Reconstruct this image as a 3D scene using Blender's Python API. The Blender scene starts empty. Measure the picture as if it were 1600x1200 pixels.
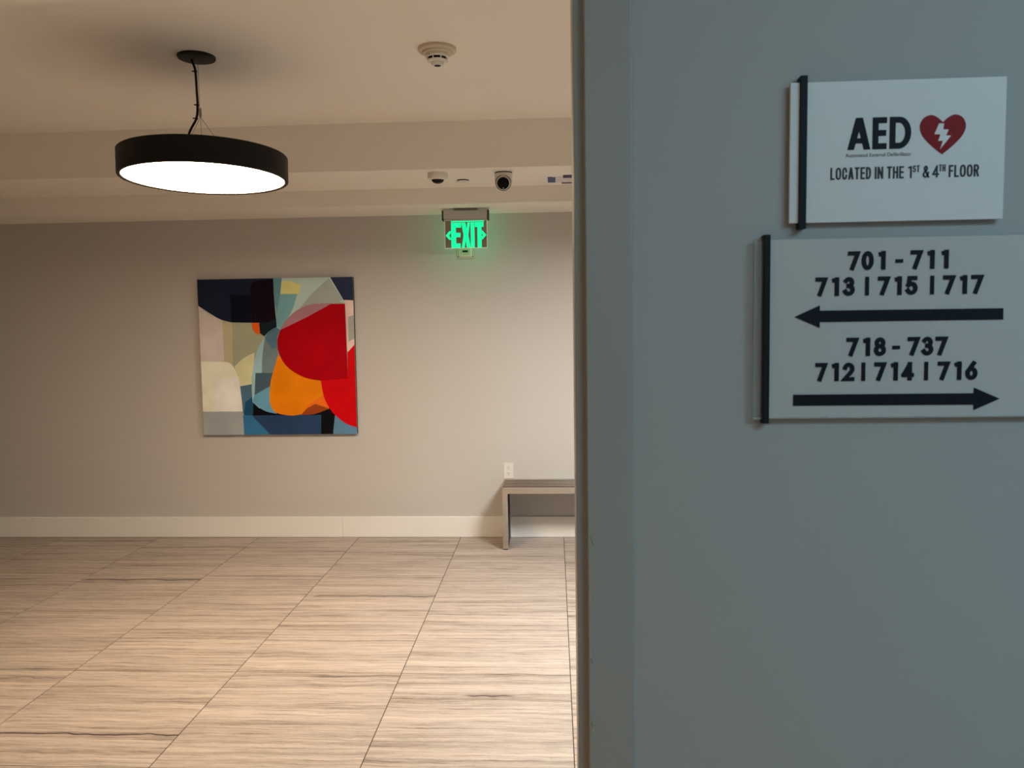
import bpy, bmesh, math, random
from mathutils import Vector, Matrix
random.seed(7)
scene = bpy.context.scene
COL = scene.collection

# ------------------------------------------------------------------ camera
EYE = Vector((0.0, 0.0, 1.594))
pitch, yaw, roll = -0.07396797, -0.053499, -0.01461238
fw = Vector((math.sin(yaw)*math.cos(pitch), math.cos(yaw)*math.cos(pitch), math.sin(pitch)))
rt0 = Vector((math.cos(yaw), -math.sin(yaw), 0))
up0 = rt0.cross(fw)
cr, sr = math.cos(roll), math.sin(roll)
rt = rt0*cr + up0*sr
up = up0*cr - rt0*sr
cam = bpy.data.cameras.new('camera')
cam_ob = bpy.data.objects.new('camera', cam)
COL.objects.link(cam_ob)
mw = Matrix.Identity(4)
for i in range(3):
    mw[i][0], mw[i][1], mw[i][2], mw[i][3] = rt[i], up[i], -fw[i], EYE[i]
cam_ob.matrix_world = mw
cam.sensor_width = 36.0
cam.lens = 1240/1600*36
cam.clip_start = 0.02
cam.dof.use_dof = True
cam.dof.focus_distance = 5.0
cam.dof.aperture_fstop = 15.0
scene.camera = cam_ob

# ------------------------------------------------------------------ world, exposure, lights
w = bpy.data.worlds.new('world'); scene.world = w
w.use_nodes = True
w.node_tree.nodes['Background'].inputs[0].default_value = (0.6, 0.75, 1.0, 1)
w.node_tree.nodes['Background'].inputs[1].default_value = 0.02
scene.view_settings.view_transform = 'Standard'
scene.view_settings.look = 'None'
scene.view_settings.exposure = 0.0
scene.view_settings.gamma = 1.0
scene.view_settings.use_curve_mapping = False
scene.cycles.max_bounces = 10
scene.cycles.diffuse_bounces = 6
scene.cycles.glossy_bounces = 4
scene.cycles.sample_clamp_indirect = 6.0
scene.cycles.blur_glossy = 0.4

EXIT_GREEN = (0.005, 0.92, 0.36)
# lamp name: (linear colour, strength); pendants by their own diffuser, the corridor by a cool ceiling panel and an added warm spot for floor bounce
LIGHT = {
    'pendant_one': ((1.000, 0.724, 0.439), 49.0),
    'pendant_two': ((0.966, 1.000, 0.966), 89.0),
    'corridor_panel': ((0.478, 0.809, 1.000), 23.0),
    'corridor_bounce_fill': ((1.000, 0.465, 0.009), 215.0),
}

def area(name, loc, aim, sx, sy):
    color, watts = LIGHT[name]
    L = bpy.data.lights.new(name, 'AREA'); L.shape = 'RECTANGLE'
    L.size, L.size_y, L.energy, L.color = sx, sy, watts, color
    o = bpy.data.objects.new(name, L); COL.objects.link(o)
    o.location = loc
    o.rotation_euler = (Vector(aim)-Vector(loc)).to_track_quat('-Z', 'Y').to_euler()
    return o
area('corridor_panel', (1.45, -0.5, 2.62), (1.45, -0.45, 0.0), 1.7, 0.5)
def spot(name, loc, aim, size, blend, radius):
    color, watts = LIGHT[name]
    L = bpy.data.lights.new(name, 'SPOT'); L.spot_size = math.radians(size); L.spot_blend = blend
    L.shadow_soft_size = radius; L.energy, L.color = watts, color
    o = bpy.data.objects.new(name, L); COL.objects.link(o); o.location = loc
    o.rotation_euler = (Vector(aim)-Vector(loc)).to_track_quat('-Z', 'Y').to_euler()
spot('corridor_bounce_fill', (-0.75, -0.05, 2.62), (-0.75, -0.05, 0.0), 52, 0.4, 0.06)  # unseen warm spot, added so the floor bounces warm light onto the sign wall

# ------------------------------------------------------------------ helpers
def lin(c):
    return tuple(((v/255)/12.92 if v/255 <= .04045 else ((v/255+.055)/1.055)**2.4) for v in c)

def mat(name, color, rough=0.5, metal=0.0, spec=0.5, noise=None, bump=None, emit=None, trans=0.0, coat=0.0, ior=1.45):
    m = bpy.data.materials.new(name); m.use_nodes = True
    nt = m.node_tree; b = nt.nodes['Principled BSDF']
    b.inputs['Base Color'].default_value = (*color, 1)
    b.inputs['Roughness'].default_value = rough
    b.inputs['Metallic'].default_value = metal
    b.inputs['Specular IOR Level'].default_value = spec
    b.inputs['Transmission Weight'].default_value = trans
    b.inputs['Coat Weight'].default_value = coat
    b.inputs['IOR'].default_value = ior
    if emit:
        b.inputs['Emission Color'].default_value = (*emit[0], 1)
        b.inputs['Emission Strength'].default_value = emit[1]
    if noise or bump:
        tc = nt.nodes.new('ShaderNodeTexCoord')
    if noise:                                  # (scale, amount)
        n = nt.nodes.new('ShaderNodeTexNoise'); n.inputs['Scale'].default_value = noise[0]
        n.inputs['Detail'].default_value = 5
        nt.links.new(tc.outputs['Object'], n.inputs['Vector'])
        r = nt.nodes.new('ShaderNodeMapRange')
        r.inputs['From Min'].default_value = 0.3; r.inputs['From Max'].default_value = 0.7
        r.inputs['To Min'].default_value = 1-noise[1]; r.inputs['To Max'].default_value = 1+noise[1]
        nt.links.new(n.outputs['Fac'], r.inputs['Value'])
        mx = nt.nodes.new('ShaderNodeVectorMath'); mx.operation = 'SCALE'
        mx.inputs[0].default_value = color
        nt.links.new(r.outputs[0], mx.inputs['Scale'])
        nt.links.new(mx.outputs[0], b.inputs['Base Color'])
    if bump:                                   # (scale, strength)
        n2 = nt.nodes.new('ShaderNodeTexNoise'); n2.inputs['Scale'].default_value = bump[0]
        n2.inputs['Detail'].default_value = 3
        nt.links.new(tc.outputs['Object'], n2.inputs['Vector'])
        bp = nt.nodes.new('ShaderNodeBump'); bp.inputs['Strength'].default_value = bump[1]
        bp.inputs['Distance'].default_value = 0.002
        nt.links.new(n2.outputs['Fac'], bp.inputs['Height'])
        nt.links.new(bp.outputs[0], b.inputs['Normal'])
    return m

def link(name, mesh, m=None, parent=None, smooth=False):
    if m is not None:
        for mm in (m if isinstance(m, (list, tuple)) else [m]):
            mesh.materials.append(mm)
    if smooth:
        for p in mesh.polygons: p.use_smooth = True
    o = bpy.data.objects.new(name, mesh); COL.objects.link(o)
    if parent is not None: o.parent = parent
    return o

def from_bm(name, bm, m=None, parent=None, smooth=False, recalc=True):
    if recalc: bmesh.ops.recalc_face_normals(bm, faces=bm.faces)
    me = bpy.data.meshes.new(name); bm.to_mesh(me); bm.free()
    return link(name, me, m, parent, smooth)

def bm_box(bm, x0, x1, y0, y1, z0, z1):
    vs = [bm.verts.new(p) for p in ((x0,y0,z0),(x1,y0,z0),(x1,y1,z0),(x0,y1,z0),(x0,y0,z1),(x1,y0,z1),(x1,y1,z1),(x0,y1,z1))]
    for f in ((0,3,2,1),(4,5,6,7),(0,1,5,4),(1,2,6,5),(2,3,7,6),(3,0,4,7)):
        bm.faces.new([vs[i] for i in f])

def bevel(o, w, seg=2, angle=35):
    b = o.modifiers.new('bevel', 'BEVEL'); b.width = w; b.segments = seg
    b.limit_method = 'ANGLE'; b.angle_limit = math.radians(angle)
    return o

def box(name, x0, x1, y0, y1, z0, z1, m, parent=None, bev=0.0, seg=2):
    bm = bmesh.new(); bm_box(bm, x0, x1, y0, y1, z0, z1)
    o = from_bm(name, bm, m, parent)
    if bev: bevel(o, bev, seg)
    return o

def boxes(name, lst, m, parent=None, bev=0.0):
    bm = bmesh.new()
    for b in lst: bm_box(bm, *b)
    o = from_bm(name, bm, m, parent)
    if bev: bevel(o, bev)
    return o

def lathe(name, prof, m, parent=None, seg=48, smooth_angle=35, mat4=None, close=True):
    """prof: (radius, z) pairs; revolve about Z."""
    bm = bmesh.new(); rings = []
    for r, z in prof:
        if r < 1e-6: rings.append([bm.verts.new((0, 0, z))])
        else: rings.append([bm.verts.new((r*math.cos(2*math.pi*i/seg), r*math.sin(2*math.pi*i/seg), z)) for i in range(seg)])
    for a, b in zip(rings, rings[1:]):
        for i in range(seg):
            j = (i+1) % seg
            if len(a) == 1 and len(b) == 1: continue
            if len(a) == 1: bm.faces.new((a[0], b[i], b[j]))
            elif len(b) == 1: bm.faces.new((a[i], b[0], a[j]))
            else: bm.faces.new((a[i], b[i], b[j], a[j]))
    if mat4 is not None: bmesh.ops.transform(bm, matrix=mat4, verts=bm.verts)
    o = from_bm(name, bm, m, parent, smooth=True)
    auto_smooth(o, smooth_angle)
    return o

def auto_smooth(o, deg):
    me = o.data
    bm = bmesh.new(); bm.from_mesh(me)
    for e in bm.edges:
        if len(e.link_faces) == 2 and e.calc_face_angle(0) > math.radians(deg): e.smooth = False
    bm.to_mesh(me); bm.free()

def tube(name, pts, r, m, parent=None, seg=10, sub=6):
    pts = [Vector(p) for p in pts]
    P = []
    if len(pts) > 2 and sub > 1:
        for i in range(len(pts)-1):
            p0 = pts[max(i-1, 0)]; p1 = pts[i]; p2 = pts[i+1]; p3 = pts[min(i+2, len(pts)-1)]
            for k in range(sub):
                t = k/sub
                P.append(0.5*((2*p1)+(p2-p0)*t+(2*p0-5*p1+4*p2-p3)*t*t+(3*p1-p0-3*p2+p3)*t**3))
        P.append(pts[-1])
    else: P = pts
    bm = bmesh.new(); rings = []
    for i, p in enumerate(P):
        d = (P[min(i+1, len(P)-1)]-P[max(i-1, 0)]).normalized()
        a = d.orthogonal().normalized() if i == 0 else (a-d*a.dot(d)).normalized()
        b = d.cross(a)
        rings.append([bm.verts.new(p+r*(a*math.cos(2*math.pi*k/seg)+b*math.sin(2*math.pi*k/seg))) for k in range(seg)])
    for A, B in zip(rings, rings[1:]):
        for k in range(seg): bm.faces.new((A[k], A[(k+1) % seg], B[(k+1) % seg], B[k]))
    bm.faces.new(rings[0]); bm.faces.new(rings[-1])
    return from_bm(name, bm, m, parent, smooth=True)

def prism_xz(bm, pts, y0, y1):
    """Extrude an outline in the X-Z plane from y0 (front) to y1 (back)."""
    A = [bm.verts.new((x, y0, z)) for x, z in pts]; B = [bm.verts.new((x, y1, z)) for x, z in pts]
    f1 = bm.faces.new(A); f2 = bm.faces.new(B[::-1])
    f1.normal_update(); f2.normal_update()
    n = len(pts)
    for i in range(n): bm.faces.new((A[i], B[i], B[(i+1) % n], A[(i+1) % n]))
    bmesh.ops.triangulate(bm, faces=[f1, f2])

def prism_xy(bm, pts, z0, z1):
    A = [bm.verts.new((x, y, z0)) for x, y in pts]; B = [bm.verts.new((x, y, z1)) for x, y in pts]
    f1 = bm.faces.new(A); f2 = bm.faces.new(B[::-1])
    f1.normal_update(); f2.normal_update()
    n = len(pts)
    for i in range(n): bm.faces.new((A[i], B[i], B[(i+1) % n], A[(i+1) % n]))
    bmesh.ops.triangulate(bm, faces=[f1, f2])

def thing(name, label, cat, loc=(0, 0, 0), group=None):
    o = bpy.data.objects.new(name, None); COL.objects.link(o); o.location = loc
    o.empty_display_size = 0.05
    o['label'] = label; o['category'] = cat
    if group: o['group'] = group
    return o

def struct(o, label, cat=None):
    o['kind'] = 'structure'; o['label'] = label; o['category'] = cat or 'wall'
    return o

def at_origin(o, origin):
    """Move mesh data so that a child built in world coordinates sits right under a parent at origin."""
    o.data.transform(Matrix.Translation(-Vector(origin)))
    return o

# ------------------------------------------------------------------ materials
M_WALL = mat('lobby_wall_paint', (0.565, 0.54, 0.518), 0.6, spec=0.25, noise=(1.2, 0.012), bump=(260, 0.05))
M_CORR = mat('corridor_wall_paint', (0.46, 0.47, 0.46), 0.6, spec=0.25, noise=(1.5, 0.015), bump=(300, 0.06))
M_CEIL = mat('ceiling_paint', (0.88, 0.84, 0.77), 0.75, spec=0.15, bump=(200, 0.03))
M_TRIM = mat('door_frame_paint', (0.40, 0.40, 0.375), 0.38, spec=0.45, noise=(3, 0.02), bump=(90, 0.05))
M_BASE = mat('baseboard_paint', (0.83, 0.815, 0.785), 0.4, spec=0.4, noise=(4, 0.015))
M_BLACK = mat('black_powder_coat', (0.008, 0.0065, 0.006), 0.5, spec=0.25)
M_CORD = mat('black_cord', (0.006, 0.005, 0.005), 0.5, spec=0.3)
M_WIRE = mat('steel_wire', (0.35, 0.32, 0.28), 0.35, metal=1.0)
M_DIFF = {k: mat('lit_diffuser', (0.9, 0.88, 0.84), 0.5, emit=LIGHT[k]) for k in LIGHT if k.startswith('pendant')}
M_PLASTIC = mat('white_plastic', (0.74, 0.71, 0.65), 0.4, spec=0.4)
M_CREAM = mat('aged_cream_plastic', (0.60, 0.52, 0.38), 0.45, spec=0.4)
M_DARK = mat('dark_opening', (0.008, 0.007, 0.006), 0.5, spec=0.2)
M_LENS = mat('black_lens', (0.004, 0.004, 0.005), 0.35, spec=0.15)
M_STEEL = mat('brushed_steel', (0.56, 0.53, 0.49), 0.24, metal=1.0, noise=(25, 0.03))
M_SLAT = mat('dark_brown_slat', (0.13, 0.072, 0.048), 0.32, spec=0.5, noise=(60, 0.15))
M_BENCHDARK = mat('bench_shade_black', (0.012, 0.011, 0.010), 0.5, spec=0.2)
M_DARKALU = mat('dark_grey_metal', (0.13, 0.125, 0.12), 0.5)
M_ALU = mat('grey_aluminium', (0.52, 0.50, 0.50), 0.45, metal=0.35)
M_ENDCAP = mat('black_end_cap', (0.02, 0.02, 0.02), 0.5)
M_MIRROR = mat('bronze_mirror_acrylic', (0.33, 0.27, 0.2), 0.25, metal=0.5, spec=0.6)
M_EDGE = mat('glowing_acrylic_edge', (0.75, 0.78, 0.72), 0.35, emit=((0.45, 0.8, 0.55), 0.32))
M_EXIT = mat('green_exit_letters', (0.0, 0.5, 0.25), 0.4, emit=(EXIT_GREEN, 1.0))
M_SIGNW = mat('white_sign_panel', (0.80, 0.81, 0.82), 0.35, spec=0.35)
M_SIGNG = mat('frosted_sign_panel', (0.585, 0.585, 0.575), 0.3, spec=0.35)
M_ACRYL = mat('clear_acrylic_edge', (0.86, 0.89, 0.88), 0.15, spec=0.6, trans=0.75)
M_CLEAR = mat('clear_acrylic', (0.97, 0.98, 0.975), 0.06, spec=0.5, trans=0.92, ior=1.3)
M_BAR = mat('black_sign_bar', (0.013, 0.016, 0.018), 0.55, spec=0.2)
M_INK = mat('black_lettering', (0.009, 0.012, 0.018), 0.55, spec=0.2)
M_INK2 = mat('dark_grey_print', (0.05, 0.056, 0.066), 0.6, spec=0.2)
M_RED = mat('red_heart', (0.27, 0.002, 0.004), 0.5, spec=0.25)
M_WHITE = mat('white_print', (0.85, 0.86, 0.85), 0.5)
M_BLUE = mat('blue_tape', (0.05, 0.085, 0.20), 0.6)
M_NAVY = mat('dark_blue_tape', (0.03, 0.022, 0.11), 0.6)
M_PAPER = mat('white_paper', (0.74, 0.69, 0.68), 0.7)
M_GROUT = mat('dark_grout', (0.025, 0.018, 0.013), 0.9)

def tile_material():
    m = bpy.data.materials.new('vein_cut_stone'); m.use_nodes = True
    nt = m.node_tree; N = nt.nodes; Lk = nt.links; b = N['Principled BSDF']
    tc = N.new('ShaderNodeTexCoord'); oi = N.new('ShaderNodeObjectInfo')
    def mth(op, a, c=None, v=None, clamp=False):
        n = N.new('ShaderNodeMath'); n.operation = op; n.use_clamp = clamp
        for i, x in enumerate((a, c, v)):
            if x is None: continue
            if isinstance(x, (int, float)): n.inputs[i].default_value = x
            else: Lk.new(x, n.inputs[i])
        return n.outputs[0]
    off = N.new('ShaderNodeCombineXYZ')
    Lk.new(mth('MULTIPLY', oi.outputs['Random'], 37.0), off.inputs[0])
    Lk.new(mth('MULTIPLY', oi.outputs['Random'], 91.0), off.inputs[1])
    add = N.new('ShaderNodeVectorMath'); add.operation = 'ADD'
    Lk.new(tc.outputs['Object'], add.inputs[0]); Lk.new(off.outputs[0], add.inputs[1])
    # slow warp so that the veins waver
    wn = N.new('ShaderNodeTexNoise'); wn.inputs['Scale'].default_value = 3.0; wn.inputs['Detail'].default_value = 3
    Lk.new(add.outputs[0], wn.inputs['Vector'])
    wn2 = N.new('ShaderNodeTexNoise'); wn2.inputs['Scale'].default_value = 30.0; wn2.inputs['Detail'].default_value = 4
    Lk.new(add.outputs[0], wn2.inputs['Vector'])
    warp = mth('ADD', mth('MULTIPLY', mth('SUBTRACT', wn.outputs['Fac'], 0.5), 0.04), mth('MULTIPLY', mth('SUBTRACT', wn2.outputs['Fac'], 0.5), 0.009))
    wc = N.new('ShaderNodeCombineXYZ'); Lk.new(warp, wc.inputs[1])
    add2 = N.new('ShaderNodeVectorMath'); add2.operation = 'ADD'
    Lk.new(add.outputs[0], add2.inputs[0]); Lk.new(wc.outputs[0], add2.inputs[1])
    def noise(sx, sy, detail, rough=0.55):
        mp = N.new('ShaderNodeMapping'); mp.inputs['Scale'].default_value = (sx, sy, 1)
        Lk.new(add2.outputs[0], mp.inputs['Vector'])
        n = N.new('ShaderNodeTexNoise'); n.inputs['Scale'].default_value = 1.0
        n.inputs['Detail'].default_value = detail; n.inputs['Roughness'].default_value = rough
        Lk.new(mp.outputs[0], n.inputs['Vector']); return n.outputs['Fac']
    bands = noise(0.5, 8, 3)
    veins = noise(0.9, 42, 6, 0.7)
    fine = noise(7.0, 130, 5, 0.7)
    pores = noise(60, 230, 3)
    s = mth('ADD', mth('MULTIPLY', bands, 0.24), mth('MULTIPLY', veins, 0.50))
    s = mth('ADD', s, mth('MULTIPLY', fine, 0.36))
    ramp = N.new('ShaderNodeValToRGB')
    els = ramp.color_ramp.elements
    els[0].position = 0.42; els[0].color = (0.11, 0.082, 0.064, 1)
    els[1].position = 0.685; els[1].color = (0.61, 0.518, 0.45, 1)
    for p, c in ((0.475, (0.262, 0.214, 0.178)), (0.53, (0.385, 0.323, 0.28)), (0.59, (0.475, 0.402, 0.352))):
        e = els.new(p); e.color = (*c, 1)
    Lk.new(s, ramp.inputs['Fac'])
    # thin dark threads
    thr = noise(2.2, 70, 3, 0.5)
    tmask = mth('MULTIPLY', mth('SMOOTH_MIN', 1.0, mth('MULTIPLY', mth('SUBTRACT', thr, 0.615, clamp=True), 11.0), 0.02, clamp=True), 0.55)
    pmask = mth('MULTIPLY', mth('MULTIPLY', mth('SUBTRACT', pores, 0.56, clamp=True), 4.0, clamp=True), 0.35)
    # one named dark vein per tile, placed by the tile's own properties
    at = {}
    for k in ('vein_at', 'vein_from', 'vein_to', 'vein_width'):
        a = N.new('ShaderNodeAttribute'); a.attribute_type = 'OBJECT'; a.attribute_name = k; at[k] = a.outputs['Fac']
    sep = N.new('ShaderNodeSeparateXYZ'); Lk.new(tc.outputs['Object'], sep.inputs[0])
    wob = N.new('ShaderNodeTexNoise'); wob.noise_dimensions = '1D'; wob.inputs['Scale'].default_value = 6.0; wob.inputs['Detail'].default_value = 2
    Lk.new(mth('ADD', sep.outputs['X'], mth('MULTIPLY', oi.outputs['Random'], 19.0)), wob.inputs['W'])
    yy = mth('ADD', sep.outputs['Y'], mth('MULTIPLY', mth('SUBTRACT', wob.outputs['Fac'], 0.5), 0.045))
    dist = mth('ABSOLUTE', mth('SUBTRACT', yy, at['vein_at']))
    wv = mth('MULTIPLY', at['vein_width'], mth('ADD', 0.35, mth('MULTIPLY', wob.outputs['Fac'], 1.1)))
    line = mth('SUBTRACT', 1.0, mth('DIVIDE', dist, wv), clamp=True)
    halo = mth('MULTIPLY', mth('SUBTRACT', 1.0, mth('DIVIDE', dist, mth('MULTIPLY', wv, 7.0)), clamp=True), 0.35)
    g = mth('MULTIPLY', mth('MULTIPLY', mth('SUBTRACT', sep.outputs['X'], at['vein_from']), 22.0, clamp=True),
            mth('MULTIPLY', mth('SUBTRACT', at['vein_to'], sep.outputs['X']), 22.0, clamp=True), clamp=True)
    vm = mth('MULTIPLY', mth('MAXIMUM', mth('MULTIPLY', line, 3.0, clamp=True), halo), g)
    dark = mth('MAXIMUM', mth('MAXIMUM', tmask, pmask), mth('MULTIPLY', vm, 0.97))
    mx = N.new('ShaderNodeMix'); mx.data_type = 'RGBA'
    Lk.new(dark, mx.inputs[0]); Lk.new(ramp.outputs[0], mx.inputs[6]); mx.inputs[7].default_value = (0.05, 0.034, 0.03, 1)
    Lk.new(mx.outputs[2], b.inputs['Base Color'])
    b.inputs['Roughness'].default_value = 0.5
    b.inputs['Specular IOR Level'].default_value = 0.3
    bp = N.new('ShaderNodeBump'); bp.inputs['Strength'].default_value = 0.15; bp.inputs['Distance'].default_value = 0.001
    Lk.new(s, bp.inputs['Height']); Lk.new(bp.outputs[0], b.inputs['Normal'])
    return m
M_TILE = tile_material()

# ------------------------------------------------------------------ setting: lobby shell
Y_BACK = 5.885
Z_CEIL, Z_SOFF1, Z_SOFF2 = 2.796, 2.520, 2.413
Y_F1, Y_F2 = 4.739, 5.380
XL, XR = -8.5, 4.0
Y_W0, Y_W1 = 1.0035, 1.142          # the partition between corridor and lobby
struct(box('wall_back', XL-.15, XR+.15, Y_BACK, Y_BACK+.15, -.05, 3.0, M_WALL), 'warm grey painted lobby back wall behind the painting')
struct(box('wall_left', XL-.15, XL, Y_W1, Y_BACK, -.05, 3.0, M_WALL), 'warm grey painted lobby side wall left of the painting')
struct(box('wall_right', XR, XR+.15, Y_W1, Y_BACK, -.05, 3.0, M_WALL), 'warm grey lobby side wall beyond the bench')
struct(box('ceiling', XL-.15, XR+.15, Y_W0, Y_BACK+.15, Z_CEIL, Z_CEIL+.15, M_CEIL), 'cream painted main ceiling above the drum pendant', 'ceiling')
struct(box('trim_1', XL, XR, Y_F1, Y_BACK, Z_SOFF1, Z_CEIL, M_CEIL), 'upper ceiling bulkhead step carrying the cameras', 'bulkhead')
struct(box('trim_2', XL, XR, Y_F2, Y_BACK, Z_SOFF2, Z_SOFF1, M_CEIL), 'lower ceiling bulkhead step carrying the exit sign', 'bulkhead')

struct(box('trim_3', XL, XR, Y_W1, 2.244, Z_SOFF1, Z_CEIL, M_CEIL), 'front ceiling bulkhead just inside the opening', 'bulkhead')

# corridor shell: the wall with the signs, its opening, and the rest of the corridor behind the camera
OPEN_L, HEAD = -2.60, 2.42
struct(boxes('wall_front', [(.075, XR+.15, Y_W0, Y_W1, -.05, 3.0), (XL-.15, OPEN_L, Y_W0, Y_W1, -.05, 3.0), (OPEN_L, .075, Y_W0, Y_W1, HEAD, 3.0)], M_CORR),
       'grey corridor wall carrying the two directory signs')
struct(box('wall_rear', -3.2, 3.2, -.95, -.80, -.05, 2.65, M_CORR), 'grey corridor wall behind the viewer')
struct(boxes('wall_side', [(-3.2, -3.05, -.95, Y_W0, -.05, 2.65), (3.05, 3.2, -.95, Y_W0, -.05, 2.65)], M_CORR), 'grey end walls closing the corridor')
struct(box('corridor_ceiling', -3.2, 3.2, -.95, Y_W0, 2.65, 2.75, M_CEIL), 'plain ceiling over the corridor', 'ceiling')

# door frame round the opening, stepped profile with a stop
def frame_profile(mir):
    pts = [(.0985, 1.0041), (.0985, 1.000), (.0405, 1.000), (.0405, 1.014), (.0268, 1.014), (.0268, 1.105), (.0405, 1.105),
           (.0405, 1.155), (.0985, 1.155), (.0985, 1.141), (.0751, 1.141), (.0751, 1.0041)]
    if mir is None: return pts
    return [(mir-x, y) for x, y in pts]
bm = bmesh.new()
prism_xy(bm, frame_profile(None), 0.0, HEAD+.0)
prism_xy(bm, frame_profile(OPEN_L+.0751), 0.0, HEAD+.0)
for y0, y1, z0 in ((1.000, 1.014, HEAD-.0345), (1.014, 1.105, HEAD-.0485), (1.105, 1.155, HEAD-.0345)):
    bm_box(bm, OPEN_L+.036, .0391, y0, y1, z0, HEAD-.0005)
for y0, y1 in ((1.000, 1.0034), (1.1425, 1.155)):
    bm_box(bm, OPEN_L-.022, .0979, y0, y1, HEAD-.0005, HEAD+.0235)
o = from_bm('door_1', bm, M_TRIM)
bevel(o, .0018, 3)
struct(o, 'grey painted stepped door frame beside the directory signs', 'door frame')

# chips and scuffs in the frame's paint (marks of their own)
M_CHIP = mat('bare_chip', (0.62, 0.60, 0.52), 0.5)
M_SCUFF = mat('dark_scuff', (0.17, 0.16, 0.12), 0.6)
def chip(name, pts, y, m):
    bm = bmesh.new(); prism_xz(bm, pts, y-.0004, y+.0006)
    c = from_bm(name, bm, m, o); return c
for x, z, L, d, m in ((.0432, 1.318, .012, .35, M_SCUFF), (.0425, 1.1685, .011, .12, M_CHIP), (.0432, 1.160, .007, .3, M_SCUFF), (.0428, 1.245, .006, .05, M_CHIP),
                      (.0437, 1.068, .006, .5, M_CHIP), (.0437, 1.073, .009, .05, M_SCUFF), (.0285, 1.195, .005, .1, M_CHIP)):
    dx = L*d; y = 1.0 if x > .04 else 1.014
    chip('paint_chip', [(x-.0004, z+L/2), (x+.0005, z+L/2), (x+dx+.0005, z-L/2), (x+dx-.0001, z-L/2-.0004)], y, m)

# ------------------------------------------------------------------ floor of separate stone tiles
PX, PY = 0.7775, 0.8035
GX, GY = 0.0036, 0.0030
floor = struct(box('floor', XL, XR, -.95, Y_BACK, -.05, -.0010, M_GROUT), 'beige vein-cut stone tile floor with thin dark joints', 'floor')
tm = None
X_REF, Y_REF = 0.0585, 3.519
# (x, y) of the dark veins seen on single tiles: from, to, width
VEINS = [(-2.33, -1.500, 2.945, .0062), (-3.06, -2.262, 4.857, .0085), (-1.46, -.716, 4.562, .0066), (-.42, -.225, 3.304, .0060), (-2.62, -1.9, 3.44, .0022),
         (-2.1, -1.6, 3.085, .0022), (-.58, .05, 3.20, .002), (-.45, -.1, 3.07, .002)]
ix0 = math.floor((XL-X_REF)/PX); ix1 = math.ceil((XR-X_REF)/PX)
iy0 = math.floor((-.80-Y_REF)/PY); iy1 = math.ceil((Y_BACK-Y_REF)/PY)
meshes = {}
def tile_mesh(wd, dp):
    k = (round(wd, 4), round(dp, 4))
    if k not in meshes:
        bm = bmesh.new(); c = .0004
        z1, z0 = 0.0, -.0010
        A = [bm.verts.new((x, y, z0)) for x, y in ((-wd/2, -dp/2), (wd/2, -dp/2), (wd/2, dp/2), (-wd/2, dp/2))]
        B = [bm.verts.new((x, y, z1-c)) for x, y in ((-wd/2, -dp/2), (wd/2, -dp/2), (wd/2, dp/2), (-wd/2, dp/2))]
        T = [bm.verts.new((x, y, z1)) for x, y in ((-wd/2+c, -dp/2+c), (wd/2-c, -dp/2+c), (wd/2-c, dp/2-c), (-wd/2+c, dp/2-c))]
        for P, Q in ((A, B), (B, T)):
            for i in range(4): bm.faces.new((P[i], P[(i+1) % 4], Q[(i+1) % 4], Q[i]))
        bm.faces.new(T)
        bmesh.ops.recalc_face_normals(bm, faces=bm.faces)
        me = bpy.data.meshes.new('tile'); bm.to_mesh(me); bm.free(); me.materials.append(M_TILE)
        meshes[k] = me
    return meshes[k]
for iy in range(iy0, iy1):
    for ix in range(ix0, ix1):
        x0 = max(X_REF+ix*PX+GX/2, XL); x1 = min(X_REF+(ix+1)*PX-GX/2, XR)
        y0 = max(Y_REF+iy*PY+GY/2, -.80); y1 = min(Y_REF+(iy+1)*PY-GY/2, Y_BACK)
        if x1-x0 < .02 or y1-y0 < .02: continue
        if y1 < .9 and (x1 < -3.05 or x0 > 3.05): continue
        t = bpy.data.objects.new('tile', tile_mesh(x1-x0, y1-y0)); COL.objects.link(t); t.parent = floor
        cx, cy = (x0+x1)/2, (y0+y1)/2
        t.location = (cx, cy, random.uniform(-.0001, .0001))
        t['vein_at'] = -9.0; t['vein_from'] = 0.0; t['vein_to'] = 0.0; t['vein_width'] = .003
        for va, vb, vy, vw in VEINS:
            if y0 < vy < y1 and x0 < (max(va, x0)+min(vb, x1))/2 < x1 and min(vb, x1)-max(va, x0) > .1 and t['vein_at'] < -8:
                t['vein_at'] = vy-cy; t['vein_from'] = va-cx; t['vein_to'] = vb-cx+.05; t['vein_width'] = vw

# baseboard in two lengths with a butt joint
bb = bpy.data.objects.new('baseboard_back', None); COL.objects.link(bb); bb.location = (-1.6223, Y_BACK, 0)
struct(bb, 'off-white baseboard along the lobby back wall', 'baseboard')
for x0, x1 in ((XL, -1.6229), (-1.6217, XR)):
    at_origin(box('board', x0, x1, Y_BACK-.014, Y_BACK-.0002, .0012, .158, M_BASE, bb, .003), bb.location)

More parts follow.
